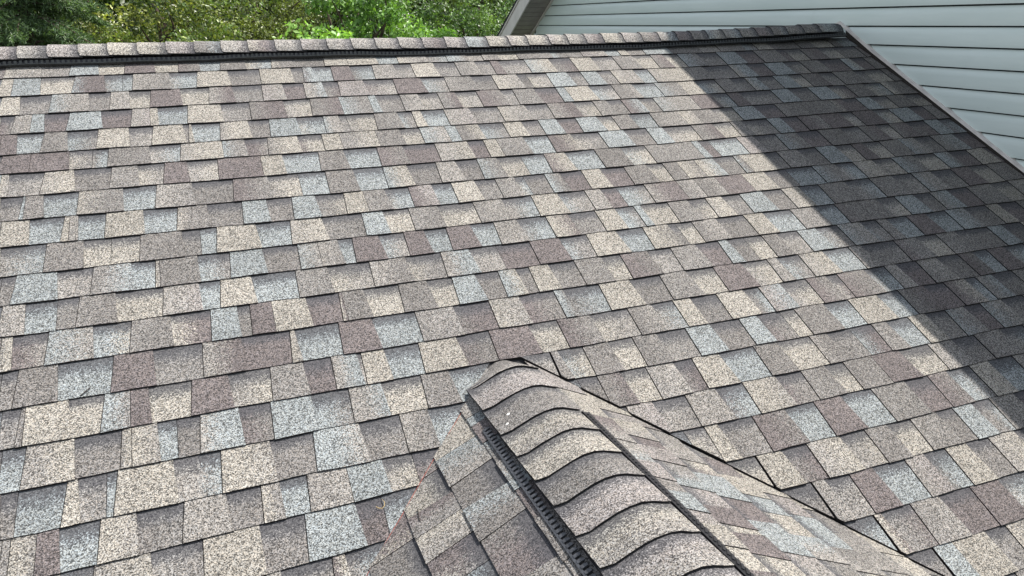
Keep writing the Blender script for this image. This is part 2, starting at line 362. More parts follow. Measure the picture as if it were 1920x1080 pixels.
def u_at(px, n):
    """u of the middle of course n seen at photograph column px"""
    u = 0.5
    for _ in range(4):
        v = 0.5 * (vline(n - 1, u) + vline(n, u))
        # fractional linear in u along v = const
        p0 = np.array(roof_pt(0, v, 0.005)); a = RC.T @ (p0 - CAM); b = RC.T @ np.array([1.0, 0, 0]); k = (px - 960) / F_PX
        u = (k * a[1] - a[0]) / (b[0] - k * b[1])
    return u
def random_codes(width_from, width_to, up):
    out = []; u = width_from
    while u < width_to:
        w = random.uniform(0.10, 0.22) if random.random() > 0.12 else random.uniform(0.03, 0.08)
        c = random.choice('CCBBMMGGGLLNN'); out.append((u, c if up else c.lower())); up = not up; u += w
    return out
pieces = []
def lay_course(n, items, u_end, clips):
    """items: sorted (u, code); every piece runs to the start of the next"""
    taps = [random.uniform(0.002, 0.006) for _ in items]; valley = bool(clips) and clips[0] is VR
    for i, (u0, code) in enumerate(items):
        u1 = items[i + 1][0] if i + 1 < len(items) else u_end
        u1 = min(u1, u_end)
        if u1 - u0 < 0.006: continue
        up = code.isupper()
        prev_up = items[i - 1][1].isupper() if i else not up
        next_up = items[i + 1][1].isupper() if i + 1 < len(items) else not up
        # the tabs widen slightly towards the butt; the lower layer runs a little way under them
        tap = taps[i]
        if up:
            l_t, l_b = (u0 + tap, u0 - tap) if not prev_up else (u0 + 0.0008, u0 + 0.0008)
            r_t, r_b = (u1 - tap, u1 + tap) if not next_up else (u1 - 0.0008, u1 - 0.0008)
        else:
            l_t = l_b = u0 - 0.010 if prev_up else u0 + 0.0008
            r_t = r_b = u1 - 0.0008
            if next_up and i + 1 < len(items):  # joint left open so the dark deck draws the tab's shadow line
                gp_ = 0.006 if valley and i == 0 else 0.0026
                r_t, r_b = u1 + taps[i + 1] - gp_, u1 - taps[i + 1] - gp_
        l_t, l_b = max(l_t, U_L), max(l_b, U_L); r_t, r_b = min(r_t, u_end), min(r_b, u_end)
        sb = 0.0 if up else 0.0016
        jit = lambda: random.uniform(-0.0012, 0.0012)
        um = 0.5 * (l_b + r_b)
        poly = [(l_t, vline(n - 1, l_t) - 0.012), (r_t, vline(n - 1, r_t) - 0.012), (r_b, vline(n, r_b) - sb + jit()), (um, vline(n, um) - sb + jit()), (l_b, vline(n, l_b) - sb + jit())]
        for c in clips: poly = clip(poly, *c)
        if len(poly) < 3 or area2(poly) < 4e-5: continue
        lift = random.uniform(-0.0005, 0.0009) + (0.003 if valley and i == 1 else 0.0); tilt = random.uniform(-0.004, 0.004)
        h0, h1 = (0.0048, 0.0102) if up else (0.0022, 0.0076)
        def hf(u, v, n=n, um=um): 
            t = (v - vline(n - 1, u)) / (vline(n, u) - vline(n - 1, u)); return h0 + (h1 - h0) * t + lift * t + tilt * (u - um) + over(u, v)
        over = (lambda u, v: 0.009 * max(0.0, 1 - (VR[0] * u + VR[1] * v + VR[2]) / 0.16)) if clips and clips[0] is VR else (lambda u, v: 0.0)
        bw = random.uniform(0.75, 1.3)
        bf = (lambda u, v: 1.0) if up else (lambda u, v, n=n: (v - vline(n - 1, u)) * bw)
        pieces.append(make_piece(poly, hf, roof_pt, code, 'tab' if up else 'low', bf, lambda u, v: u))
# valley half-planes in (u, v): the small gable lies between them
VL = (-1.0, -CT, XR + VAP * CT - 0.002)      # keep left of the left valley
VR = (1.0, -CT, -XR + VAP * CT - 0.005)      # keep right of the right valley
for n in range(1, 37):
    groups = {'L': [], 'R': []}
    for t, s in COURSE.get(n, []):
        off = 640 * abs(t)
        if n >= 16: g = 'L' if t in (0, 1) else 'R'
        else: g = 'L'
        for tok in s.split(): groups[g].append((u_at(off + int(tok[:-1]) / 3.0, n), tok[-1]))
    if n <= 15:
        it = sorted(groups['L']); it = random_codes(U_L, it[0][0] - 0.04, True) + it
        last = it[-1][0]
        if U_R - last > 0.2: it += random_codes(last + 0.13, U_R - 0.05, it[-1][1].islower())
        lay_course(n, it, U_R, [])
    else:
        for g, c in (('L', VL), ('R', VR)):
            it = sorted(groups[g])
            vm = (n - 0.5) * EXPO
            if g == 'L':
                it = random_codes(U_L, (it[0][0] if it else XR - (vm - VAP) * CT + 0.1) - 0.04, True) + it
                lay_course(n, it, XR, [c])
            else:
                if not it: it = random_codes(XR + (vm - VAP) * CT - 0.12, U_R - 0.05, True)
                elif U_R - it[-1][0] > 0.2: it += random_codes(it[-1][0] + 0.13, U_R - 0.05, it[-1][1].islower())
                lay_course(n, it, U_R, [c])
emit_pieces(pieces, main_roof, {'tab': 'shingle_tab', 'low': 'lower_shingle'})

# ------------------------------------------------------------------ ridge caps and vents
def cap_piece(name, parent, prof, mapf, a0, a1, lift0, lift1, code, skew=0.0, corner=0.012, band=0.0):
    """prof: (s, z) across the ridge; a0 = exposed butt end, a1 = tucked end; mapf(a, s, z)"""
    k = len(prof); rows = 4; V = []; Fc = []; prm = []
    ta, tb, split = tones(code); pale = 1.30 if parent is main_roof else 1.06; ta = tuple(c * pale for c in ta); tb = tuple(c * pale for c in tb)
    wob = [random.uniform(-0.0012, 0.0012) for _ in range(k)]
    for r in range(rows):
        t = r / (rows - 1)
        for i, (s, z) in enumerate(prof):
            e = 0.0
            if r == 0 and i in (0, k - 1): e = corner
            a = a0 + (a1 - a0) * (t) + (1 if a1 > a0 else -1) * e + skew * (i / (k - 1) - 0.5)
            V.append(mapf(a, s, z + lift0 + (lift1 - lift0) * t + wob[i] * (1 - t)))
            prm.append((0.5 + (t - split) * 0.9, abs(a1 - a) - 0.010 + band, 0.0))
    top = len(V)
    for r in range(rows - 1):
        for i in range(k - 1): Fc.append((r * k + i, r * k + i + 1, (r + 1) * k + i + 1, (r + 1) * k + i))
    ring = [i for i in range(k)] + [r * k + k - 1 for r in range(1, rows)] + [(rows - 1) * k + i for i in range(k - 2, -1, -1)] + [r * k for r in range(rows - 2, 0, -1)]
    for i in ring: x, y, z = V[i]; V.append((x, y, z - 0.0045)); prm.append(prm[i])
    L = len(ring)
    for i in range(L): j = (i + 1) % L; Fc.append((ring[i], top + i, top + j, ring[j]))
    q = np.array(V); nrm = np.cross(q[1] - q[0], q[k] - q[0])
    if nrm[2] < 0: Fc = [f[::-1] for f in Fc]
    c = q.mean(0); me = bpy.data.meshes.new(name); me.from_pydata([tuple(x) for x in q - c], [], Fc); me.materials.append(M_SH); me.materials.append(M_EDGE)
    me.polygons.foreach_set('material_index', [0] * (len(Fc) - L) + [1] * L)
    attrs(me, [(*ta, 1)] * len(V), [(*tb, 1)] * len(V), prm); return link(name, me, parent, tuple(c))
# main ridge
RZ = ([-3.5, -0.96, -0.5, 0.0, 0.54, 1.23, 1.67, 2.61, 3.1, 3.63, 3.94], [0.062, 0.063, 0.069, 0.068, 0.068, 0.061, 0.063, 0.067, 0.078, 0.095, 0.101])
ridge_z = lambda u: float(np.interp(u, *RZ))
CAPX = [35, 90, 147, 202, 257, 310, 363, 413, 463, 513, 562, 610, 655, 700, 743, 787, 830, 868, 908, 947, 983, 1022, 1057, 1090, 1123, 1160, 1195, 1227, 1260, 1288, 1317, 1348, 1378, 1408, 1437, 1465, 1495, 1525]
CAPU = []
for x in CAPX:
    y = np.interp(x, [0, 200, 353, 633, 870, 1007, 1273, 1523], [87, 79, 77, 71, 69, 65, 58, 44]); d = ray(x, y); CAPU.append(CAM[0] + d[0] * (-CAM[1] / d[1]))
du = CAPU[1] - CAPU[0]
CAPU = [CAPU[0] - 0.125 * k for k in range(18, 0, -1)] + CAPU
CAPC = 'PLCPLGLPCLPMLLCPLP' + 'LPLCCPGLCLPLLLLPPBCPCPLPCPGNMGBNNMGNGNNG'  # right-hand run is darker: the taller house's shade put into the tones
prof_main = [(-0.080, -0.054), (-0.068, -0.036), (-0.050, -0.0185), (-0.026, -0.006), (0.0, -0.0035), (0.02, -0.009), (0.05, -0.024), (0.09, -0.044), (0.13, -0.064)]
for i, u in enumerate(CAPU):
    u1 = (CAPU[i + 1] if i + 1 < len(CAPU) else 3.80) + 0.022
    u1 = min(u1, 3.86)
    cap_piece('ridge_cap', main_roof, prof_main, lambda a, s, z: (a, s, z + ridge_z(a)), u, u1, 0.0035, -0.002, CAPC[i % len(CAPC)], skew=random.uniform(0.0, 0.010), corner=random.uniform(0.004, 0.010))
def ridge_vent_main():
    body = MB(); comb = MB()
    us = list(np.arange(U_L, 3.85, 0.15)) + [3.85]
    sec = [(-0.070, -0.066), (-0.058, -0.060), (-0.046, -0.038), (-0.02, -0.016), (0.0, -0.012), (0.02, -0.018), (0.09, -0.055), (0.135, -0.075), (0.14, -0.10), (-0.01, -0.085), (-0.075, -0.092), (-0.078, -0.084)]
    prev = None
    for u in us:
        w = 0.003 * math.sin(u * 5.1) + 0.002 * math.sin(u * 13)
        ring = [(u, s, z + ridge_z(u) + (w if s < 0 else 0)) for s, z in sec]
        b = len(body.v); body.v += ring; n = len(sec)
        if prev is not None:
            for i in range(n): j = (i + 1) % n; body.f.append((prev + i, prev + j, b + j, b + i))
        prev = b
    body.f.append(tuple(range(len(sec)))); body.f.append(tuple(prev + i for i in range(len(sec)))[::-1])
    o = body.build('ridge_vent', M_VENT, main_roof)
    for u in np.arange(U_L, 3.84, 0.021):
        w = 0.003 * math.sin(u * 5.1) + 0.002 * math.sin(u * 13)
        z = ridge_z(u) + w
        comb.box((u, -0.079, z - 0.074), ((1, 0, 0), (0, 1, 0), (0, 0, 1)), (0.0052, 0.006, 0.0075))
    for k in range(len(us) - 1):
        u0, u1 = us[k], us[k + 1]; f = lambda u: ridge_z(u) + 0.003 * math.sin(u * 5.1) + 0.002 * math.sin(u * 13)
        comb.sweep([(0, -0.086, -0.083), (0, -0.074, -0.083), (0, -0.074, -0.0785), (0, -0.086, -0.0785)], (u0, 0, f(u0)), (u1, 0, f(u1)))
    comb.build('vent_louvre', M_COMB, o)
ridge_vent_main()

# ------------------------------------------------------------------ small gable that runs into the main slope
Y_END = -4.5
YA = -1.881
g = MB()
w = (-Y_END + YA)
A = (XR, YA, ZR); Bf = (XR, Y_END, ZR)
zl = ZR - w * 0.5
g.v = [A, Bf, (XR - w, Y_END, zl), (XR + w, Y_END, zl), (XR, Y_END, zl - 0.1), (XR, YA, ZR - 0.1), (XR - w, Y_END, zl - 0.1), (XR + w, Y_END, zl - 0.1)]
g.f = [(0, 2, 1), (0, 1, 3), (2, 6, 4, 7, 3, 1), (0, 5, 6, 2), (0, 3, 7, 5), (5, 4, 6), (5, 7, 4)]
g.v = [(x, y, z - (0.045 if y == YA else 0.006)) for x, y, z in g.v]
gable = g.build('gable_roof', M_DECK)
tag(gable, 'small shingled gable roof with its own ridge running into the larger slope', 'roof', kind='thing')
def left_pt(y, d, h): return (XR - d * CT - h * ST, y, ZR - d * ST + h * CT)
def right_pt(y, d, h): return (XR + d * CT + h * ST, y, ZR - d * ST + h * CT)
gp = []
def slope_course(d0, d1, items, mapf, gap, side):
    for i, (y0, code) in enumerate(items):
        y1 = items[i + 1][0] if i + 1 < len(items) else Y_END
        y1 = max(y1, Y_END)
        if y0 - y1 < 0.006: continue
        up = code.isupper(); pu = items[i - 1][1].isupper() if i else not up; nu = items[i + 1][1].isupper() if i + 1 < len(items) else not up
        tap = random.uniform(0.002, 0.005)
        if up:
            a_t, a_b = (y0 - tap, y0 + tap) if not pu else (y0 - 0.001, y0 - 0.001); b_t, b_b = (y1 + tap, y1 - tap) if not nu else (y1 + 0.001, y1 + 0.001)
        else:
            a_t = a_b = y0 + 0.01 if pu else y0 - 0.001; b_t = b_b = y1 - 0.01 if nu else y1 + 0.001
        b_t, b_b = max(b_t, Y_END), max(b_b, Y_END)
        sb = 0 if up else 0.0016; j = lambda: random.uniform(-0.001, 0.001)
        poly = [(a_t, d0 - 0.012), (b_t, d0 - 0.012), (b_b, d1 - sb + j()), ((a_b + b_b) / 2, d1 - sb + j()), (a_b, d1 - sb + j())]
        poly = clip(poly, -1.0, -CT, YA - gap)
        if len(poly) < 3 or area2(poly) < 4e-5: continue
        h0, h1 = (0.0048, 0.0102) if up else (0.0022, 0.0076); lift = random.uniform(-0.0004, 0.0008)
        bw = random.uniform(0.8, 1.3)
        gp.append(make_piece(poly, lambda y, d: h0 + (h1 - h0 + lift) * (d - d0) / (d1 - d0), mapf, code, 'tab' if up else 'low', (lambda y, d: 1.0) if up else (lambda y, d: (d - d0) * bw), lambda y, d: y))
def rnd_y(y0, up):
    out = []; y = y0
    while y > Y_END + 0.05:
        c = random.choice('CCBBMMGGGLLNNP'); out.append((y, c if up else c.lower())); up = not up; y -= random.uniform(0.1, 0.21)
    return out
def yrun(s): return [(-float(t[:-1]) / 1000.0, t[-1]) for t in s.split()]
LEFT = [(0.088, 0.231, '1900L 2150B 2200M 2300g 2420N 2560m 2700G 2860n 3000'), (0.231, 0.376, '2050C 2245B 2385g 2508B 2640g 2830N'), (0.376, 0.521, '2190L 2276c 2402M 2490C 2593m 2709b 2840G'), (0.521, 0.667, '2330C 2476g 2650N 2790b')]
RIGHT = [(0.086, 0.228, '1900P 2150c 2330L 2480b 2600P 2690l 2756B 2840p 2903L 2990c 3080M'), (0.228, 0.366, '2000C 2240p 2300C 2412m 2470P 2560b 2655B 2700p 2790M 2877c 2909M 3000c 3090L'),
         (0.366, 0.503, '2200M 2300n 2425L 2500m 2580B 2709m 2820B 2960p 3050C'), (0.503, 0.641, '2300n 2430m 2540C 2650b 2740c 2850L 2960c 3080M'), (0.641, 0.779, '2450C 2600p 2710b 2871N 2980c 3090G')]
for runs, mapf, gap, side in ((LEFT, left_pt, 0.002, -1), (RIGHT, right_pt, 0.005, 1)):
    last = 0
    for d0, d1, s in runs:
        it = yrun(s.replace(' 3000', '')) if side < 0 else yrun(s)
        it += rnd_y(it[-1][0] - 0.14, it[-1][1].islower()); slope_course(d0, d1, it, mapf, gap, side); last = d1
    d = last
    while d < 2.75:
        slope_course(d, d + 0.143, rnd_y(YA - d * CT + 0.05, True), mapf, gap, side); d += 0.143
emit_pieces(gp, gable, {'tab': 'shingle_tab', 'low': 'lower_shingle'})
# caps of the small ridge
prof_g = [(0.535, -0.9925), (0.565, -0.979), (0.60, -0.961), (0.635, -0.9445), (0.665, -0.934), (0.695, -0.9295), (0.722, -0.932), (0.750, -0.9405), (0.780, -0.954)]
ends = [-2.065, -2.215, -2.372, -2.497, -2.625, -2.742, -2.865, -2.985]
while ends[-1] > Y_END + 0.1: ends.append(ends[-1] - 0.121)
GC = 'LPNLCNPLLPLNCLPLNCLPC'
start = -1.93
for i, e in enumerate(ends):
    a1 = (start if i == 0 else ends[i - 1] + 0.022)
    def mp(a, s, z, i=i):
        dz = 0.0
        if i == 0:                            # the uppermost piece tapers and lies down under the course above
            t = min(1.0, max(0.0, (a - ends[0]) / (start - ends[0]))); s = 0.690 + (s - 0.690) * (1 - 0.30 * t); dz = -0.030 * t
        return (s, a, z + dz)
    cap_piece('ridge_cap', gable, prof_g, mp, e, a1, 0.0055, -0.003, GC[i % len(GC)], skew=-0.018, corner=0.010, band=0.2 if i == 0 else 0.0)
def ridge_vent_small():
    y0, y1 = -2.255, Y_END
    body = MB()
    sec = [(0.545, 0, -1.006), (0.56, 0, -0.992), (0.60, 0, -0.972), (0.66, 0, -0.944), (0.70, 0, -0.941), (0.75, 0, -0.951), (0.783, 0, -0.966), (0.783, 0, -0.985), (0.706, 0, -0.946), (0.54, 0, -1.03)]
    body.sweep([(x, 0, z) for x, _, z in sec], (0, y0, 0), (0, y1, 0))
    o = body.build('ridge_vent', M_VENT, gable)
    # left baffle: outer rail, back wall and fingers
    cb = MB(); ax_s = np.array((-CT, 0, -ST)); ax_n = np.array((-ST, 0, CT)); yv = np.array((0, 1, 0))
    mid = (y0 + y1) / 2; ln = abs(y1 - y0) / 2
    def lp(d, h, y): return np.array(left_pt(y, d, h))
    cb.box(lp(0.2085, 0.0085, mid), (yv, ax_s, ax_n), (ln, 0.0032, 0.0055))
    y = y0 - 0.006
    while y > y1 + 0.02:
        cb.box(lp(0.199, 0.0125, y), (yv, ax_s, ax_n), (0.0052, 0.0072, 0.0028))
        cb.box(lp(0.1925, 0.0145, y - 0.0035), (yv, ax_s, ax_n), (0.0035, 0.0040, 0.0024))
        y -= 0.0192
    cb.build('vent_louvre', M_COMB, o)
    # right baffle: ribbed strip
    rb = MB(); ax_r = np.array((CT, 0, -ST)); ax_m = np.array((ST, 0, CT))
    yr0 = -2.36; rb.box(np.array(right_pt((yr0 + y1) / 2, 0.103, 0.010)), (yv, ax_r, ax_m), (abs(y1 - yr0) / 2, 0.016, 0.009))
    rb.build('vent_baffle', M_VENT, o)
    rr = MB(); y = yr0 - 0.01
    while y > y1 + 0.02:
        dv = (yv * 0.8 + ax_r * 0.6); dn = np.cross(ax_m, dv)
        rr.box(np.array(right_pt(y, 0.106, 0.0195)), (dv, dn, ax_m), (0.014, 0.0035, 0.0022)); y -= 0.0165
    rr.build('vent_rib', M_VENT, o)
ridge_vent_small()
# red chalk line snapped along the left valley
ck = MB()
p0 = np.array(roof_pt(XR - (2.30 - VAP) * CT, 2.30, 0.0085)); p1 = np.array(roof_pt(XR - (3.6 - VAP) * CT, 3.6, 0.0085))
ck.tube([p0 + (p1 - p0) * t + np.array((random.uniform(-.0015, .0015), 0, 0)) for t in np.linspace(0, 1, 24)], [0.0009] * 24, 5)
ck.build('chalk_line', M_CHALK, gable)
# sealant spots on the second cap
for x, z, y, r in ((0.585, -0.9655, -2.285, 0.0055), (0.566, -0.973, -2.325, 0.0045)):
    sp = MB(); n = 8
    sp.v = [(x, y, z + 0.002)] + [(x + r * math.cos(t) * random.uniform(0.8, 1.2), y + r * math.sin(t), z - 0.0015 + 0.5 * r * math.cos(t)) for t in [2 * math.pi * k / n for k in range(n)]]
    sp.f = [(0, 1 + k, 1 + (k + 1) % n) for k in range(n)]; sp.build('sealant_spot', M_WHITE, gable)

# ------------------------------------------------------------------ the lower house body and wall flashing
hb = MB(); hb.box(((U_L + 3.9) / 2, 0, -4.1), ((1, 0, 0), (0, 1, 0), (0, 0, 1)), (3.5, 4.2, 1.7))
hb.v = [(x, y, z) for x, y, z in hb.v]
hb.build('wall', M_WALL, main_roof)
fl = MB()
sec = [(3.936, 0.015), (3.940, 0.015), (3.940, 0.026), (3.974, 0.026), (3.974, 0.030), (3.936, 0.030)]
def flash(v0, v1, z0, z1):
    b = len(fl.v)
    for v, dz in ((v0, z0), (v1, z1)): fl.v += [(x, -v * CT, -v * ST + z + dz) for x, z in sec]
    n = len(sec)
    for i in range(n): j = (i + 1) % n; fl.f.append((b + i, b + j, b + n + j, b + n + i))
    fl.f.append(tuple(range(b, b + n))[::-1]); fl.f.append(tuple(range(b + n, b + 2 * n)))
flash(-0.10, 0.25, 0.030, 0.012); flash(0.25, 1.2, 0.012, 0.006); flash(1.2, V_END - 0.05, 0.006, 0.0)
b = len(fl.v)
for y, z in ((0.0895, 0.0748), (0.24, 0.0)): fl.v += [(x, y, z + q) for x, q in sec]
n = len(sec)
for i in range(n): j = (i + 1) % n; fl.f.append((b + i, b + j, b + n + j, b + n + i))
fl.build('wall_flashing', M_TRIM, main_roof)
sf = MB()
for v0, v1, z0, z1 in ((-0.02, 0.25, 0.026, 0.012), (0.25, 1.2, 0.012, 0.006), (1.2, V_END - 0.05, 0.006, 0.0)):
    b = len(sf.v)
    for v, dz in ((v0, z0), (v1, z1)): sf.v += [(x, -v * CT, -v * ST + z) for x, z in ((3.939, -0.002), (3.942, -0.002), (3.942, 0.0125 + dz), (3.939, 0.0125 + dz))]
    sf.f += [(b + i, b + (i + 1) % 4, b + 4 + (i + 1) % 4, b + 4 + i) for i in range(4)]
sf.build('step_flashing', M_TWIG, main_roof)

# ------------------------------------------------------------------ taller house on the right
XW = 3.975
Y_FAR, Y_NEAR = 5.38, -5.2
X_EDGE = 3.645
Z_NEAR0 = 1.88                           # underside of the near rake over y = 0
house = bpy.data.objects.new('house', None); COL.objects.link(house); house.location = (XW, 0.5, -5.5)
tag(house, 'taller house with pale blue-grey vinyl siding and taupe rake soffit', 'house')
def adopt(o):
    o.parent = house; o.matrix_parent_inverse = Matrix.Translation(-house.location); return o
FAR_S = 0.615
PT = on_x(992, 0, 3.64)                  # bottom edge of the far fascia
far_z = lambda y: PT[2] - FAR_S * (y - PT[1])
near_z = lambda y: Z_NEAR0 + 0.5 * y
Y_PK = (far_z(0) - Z_NEAR0) / (0.5 + FAR_S); Z_PK = near_z(Y_PK)
wall_top = lambda y: min(far_z(y), near_z(y))
wb = MB()
sec = [(Y_NEAR, -5.5), (Y_FAR - 0.02, -5.5), (Y_FAR - 0.02, far_z(Y_FAR)), (Y_PK, Z_PK), (Y_NEAR, near_z(Y_NEAR))]
wb.v = [(XW + 0.012, y, z) for y, z in sec] + [(12.0, y, z) for y, z in sec]
wb.f = [(0, 1, 2, 3, 4)[::-1], (5, 6, 7, 8, 9)] + [(i, (i + 1) % 5, (i + 1) % 5 + 5, i + 5) for i in range(5)]
adopt(wb.build('wall', M_GAPSHADE))
# siding courses, each panel its own piece
SZ0, SP = 0.3063, 0.1143
JOINT = {0: [1.387], 1: [3.967, 0.363], 2: [3.967], 3: [-0.935], 4: [-0.94], 5: [2.1], 6: [-2.2]}
PROF = [(0.004, 0.002), (0.0165, 0.0), (0.0172, 0.004), (0.0168, 0.030), (0.0160, 0.062), (0.0138, 0.076), (0.0100, 0.090), (0.0050, 0.1005), (0.0010, 0.1055)]  # stops short of the course above; the dark gap imitates the lap shadow
for c in range(-24, 32):
    zb = SZ0 - SP * (c + 1)
    ye0 = Y_FAR - 0.03
    if zb > Z_PK - 0.05: continue
    # span of the gable at this height
    lo = max(Y_NEAR, (zb - Z_NEAR0) / 0.5); hi = min(ye0, PT[1] + (PT[2] - zb) / FAR_S)
    if hi - lo < 0.15: continue
    js = [j for j in JOINT.get(c, [random.uniform(lo, hi)]) if lo + 0.1 < j < hi - 0.1]
    cuts = [hi] + sorted(js, reverse=True) + [lo]
    for k in range(len(cuts) - 1):
        y0, y1 = cuts[k], cuts[k + 1]; ov = 0.0035 if k % 2 else 0.0
        if k: y0 += 0.02
        mbp = MB(); steps = max(2, int((y0 - y1) / 0.6))
        bow = random.uniform(-0.0015, 0.0015); ph = random.uniform(0, 6)
        for s in range(steps + 1):
            y = y0 + (y1 - y0) * s / steps; wv = 0.0016 * math.sin(y * 1.7 + ph) + bow
            for ox, oz in PROF: mbp.v.append((XW - ox - ov - max(0, wv), max(min(y, PT[1] + (PT[2] - zb - oz) / FAR_S + 0.01), (zb + oz - Z_NEAR0) / 0.5), zb + oz))
        q = len(PROF)
        for s in range(steps):
            for i in range(q - 1): mbp.f.append((s * q + i, s * q + i + 1, (s + 1) * q + i + 1, (s + 1) * q + i))
        o = mbp.build('siding_panel', M_SID, None, True); adopt(o)
        o.data.set_sharp_from_angle(angle=0.6)
# corner trim
ct = MB(); ct.box((XW - 0.008, Y_FAR - 0.005, (far_z(Y_FAR) - 5.5) / 2 - 0.02), ((1, 0, 0), (0, 1, 0), (0, 0, 1)), (0.022, 0.026, (far_z(Y_FAR) + 5.5) / 2 - 0.03))
adopt(ct.build('corner_trim', M_SID))
# rake: fascia, soffit panels, receiver trim, roof deck
def rake(y0, y1, zf, slope, far):
    dirv = np.array((0, y1 - y0, zf(y1) - zf(y0))); L = np.linalg.norm(dirv); dirv /= L
    up = np.array((0, -dirv[2], dirv[1])); up = up if up[2] > 0 else -up
    fm = MB(); base = np.array((X_EDGE, y0, zf(y0)))
    FH = 0.185
    fm.sweep([(0, *(up * 0)[1:]), (0.018, *(up * 0)[1:]), (0.018, *(up * FH)[1:]), (0, *(up * FH)[1:])], base, base + dirv * L); adopt(fm.build('fascia', M_FASC))
    de = MB(); de.sweep([(-0.012, *(up * (FH - 0.012))[1:]), (-0.002, *(up * (FH - 0.012))[1:]), (-0.002, *(up * (FH + 0.004))[1:]), (0.03, *(up * (FH + 0.004))[1:]), (0.03, *(up * (FH + 0.010))[1:]), (-0.012, *(up * (FH + 0.010))[1:])], base, base + dirv * L); adopt(de.build('drip_edge', M_TRIM))
    rd = MB(); rd.sweep([(-0.02, *(up * (FH + 0.012))[1:]), (8.4, *(up * (FH + 0.012))[1:]), (8.4, *(up * (FH + 0.032))[1:]), (-0.02, *(up * (FH + 0.032))[1:])], base, base + dirv * L); adopt(rd.build('roof', M_DECK))
    step = 0.098; k = 0
    n_p = int(L / step)
    if far:
        for k in range(n_p):
            a = base + dirv * (k * step + 0.005); b2 = base + dirv * ((k + 1) * step - 0.005)
            sm = MB(); sm.sweep([(0.019, *(up * 0.010)[1:]), (XW - X_EDGE - 0.02, *(up * 0.010)[1:]), (XW - X_EDGE - 0.02, *(up * 0.016)[1:]), (0.019, *(up * 0.016)[1:])], a, b2); adopt(sm.build('soffit_panel', M_SOFF))
    sb = MB(); sb.sweep([(0.019, *(up * 0.017)[1:]), (XW - X_EDGE + 0.01, *(up * 0.017)[1:]), (XW - X_EDGE + 0.01, *(up * 0.03)[1:]), (0.019, *(up * 0.03)[1:])], base, base + dirv * L); adopt(sb.build('soffit_backing', M_GAPSHADE))
    jm = MB(); jm.sweep([(XW - X_EDGE - 0.034, *(up * -0.012)[1:]), (XW - X_EDGE - 0.006, *(up * -0.012)[1:]), (XW - X_EDGE - 0.006, *(up * 0.014)[1:]), (XW - X_EDGE - 0.034, *(up * 0.014)[1:])], base, base + dirv * L * (0.93 if far else 0.99)); adopt(jm.build('soffit_trim', M_FASC))
rake(Y_PK, 6.0, far_z, FAR_S, True)
rake(Y_PK, Y_NEAR - 0.4, near_z, 0.5, False)

# ------------------------------------------------------------------ ground
gr = MB(); S = 900
gr.v = [(-S, -S, -5.5), (S, -S, -5.5), (S, S, -5.5), (-S, S, -5.5)]; gr.f = [(0, 1, 2, 3)]
go = gr.build('ground', M_GROUND); go['kind'] = 'structure'; go['label'] = 'green lawn around the houses'

# ------------------------------------------------------------------ trees
def leaf_mesh(name, c, nrm, axis, size, width, tone, mat, parent):
    """one folded leaf of two triangles per row"""
    n = len(c)
    axis = axis - nrm * (axis * nrm).sum(1, keepdims=True); axis /= np.linalg.norm(axis, axis=1, keepdims=True) + 1e-9
    side = np.cross(nrm, axis)
    s = size[:, None]; wv = (size * width)[:, None]
    v = np.empty((n, 4, 3), np.float32)
    v[:, 0] = c - axis * s * 0.5; v[:, 1] = c + side * wv * 0.5 + nrm * s * 0.06; v[:, 2] = c + axis * s * 0.5 - nrm * s * 0.08; v[:, 3] = c - side * wv * 0.5 + nrm * s * 0.06
    me = bpy.data.meshes.new(name); me.vertices.add(n * 4); me.vertices.foreach_set('co', v.ravel())
    idx = np.arange(n)[:, None] * 4 + np.array([0, 1, 2, 0, 2, 3])[None]
    me.loops.add(n * 6); me.loops.foreach_set('vertex_index', idx.ravel().astype(np.int32))
    me.polygons.add(n * 2); me.polygons.foreach_set('loop_start', np.arange(n * 2, dtype=np.int32) * 3)
    me.update(calc_edges=True); me.materials.append(mat)
    at = me.attributes.new('leaf_tone', 'FLOAT_COLOR', 'POINT')
    t4 = np.ones((n, 4, 4), np.float32); t4[:, :, :3] = tone[:, None, :]; at.data.foreach_set('color', t4.ravel())
    me.validate(); return local(link(name, me), parent)
def unit(n):
    v = rng.normal(size=(n, 3)); return v / np.linalg.norm(v, axis=1, keepdims=True)
GZ = -5.5
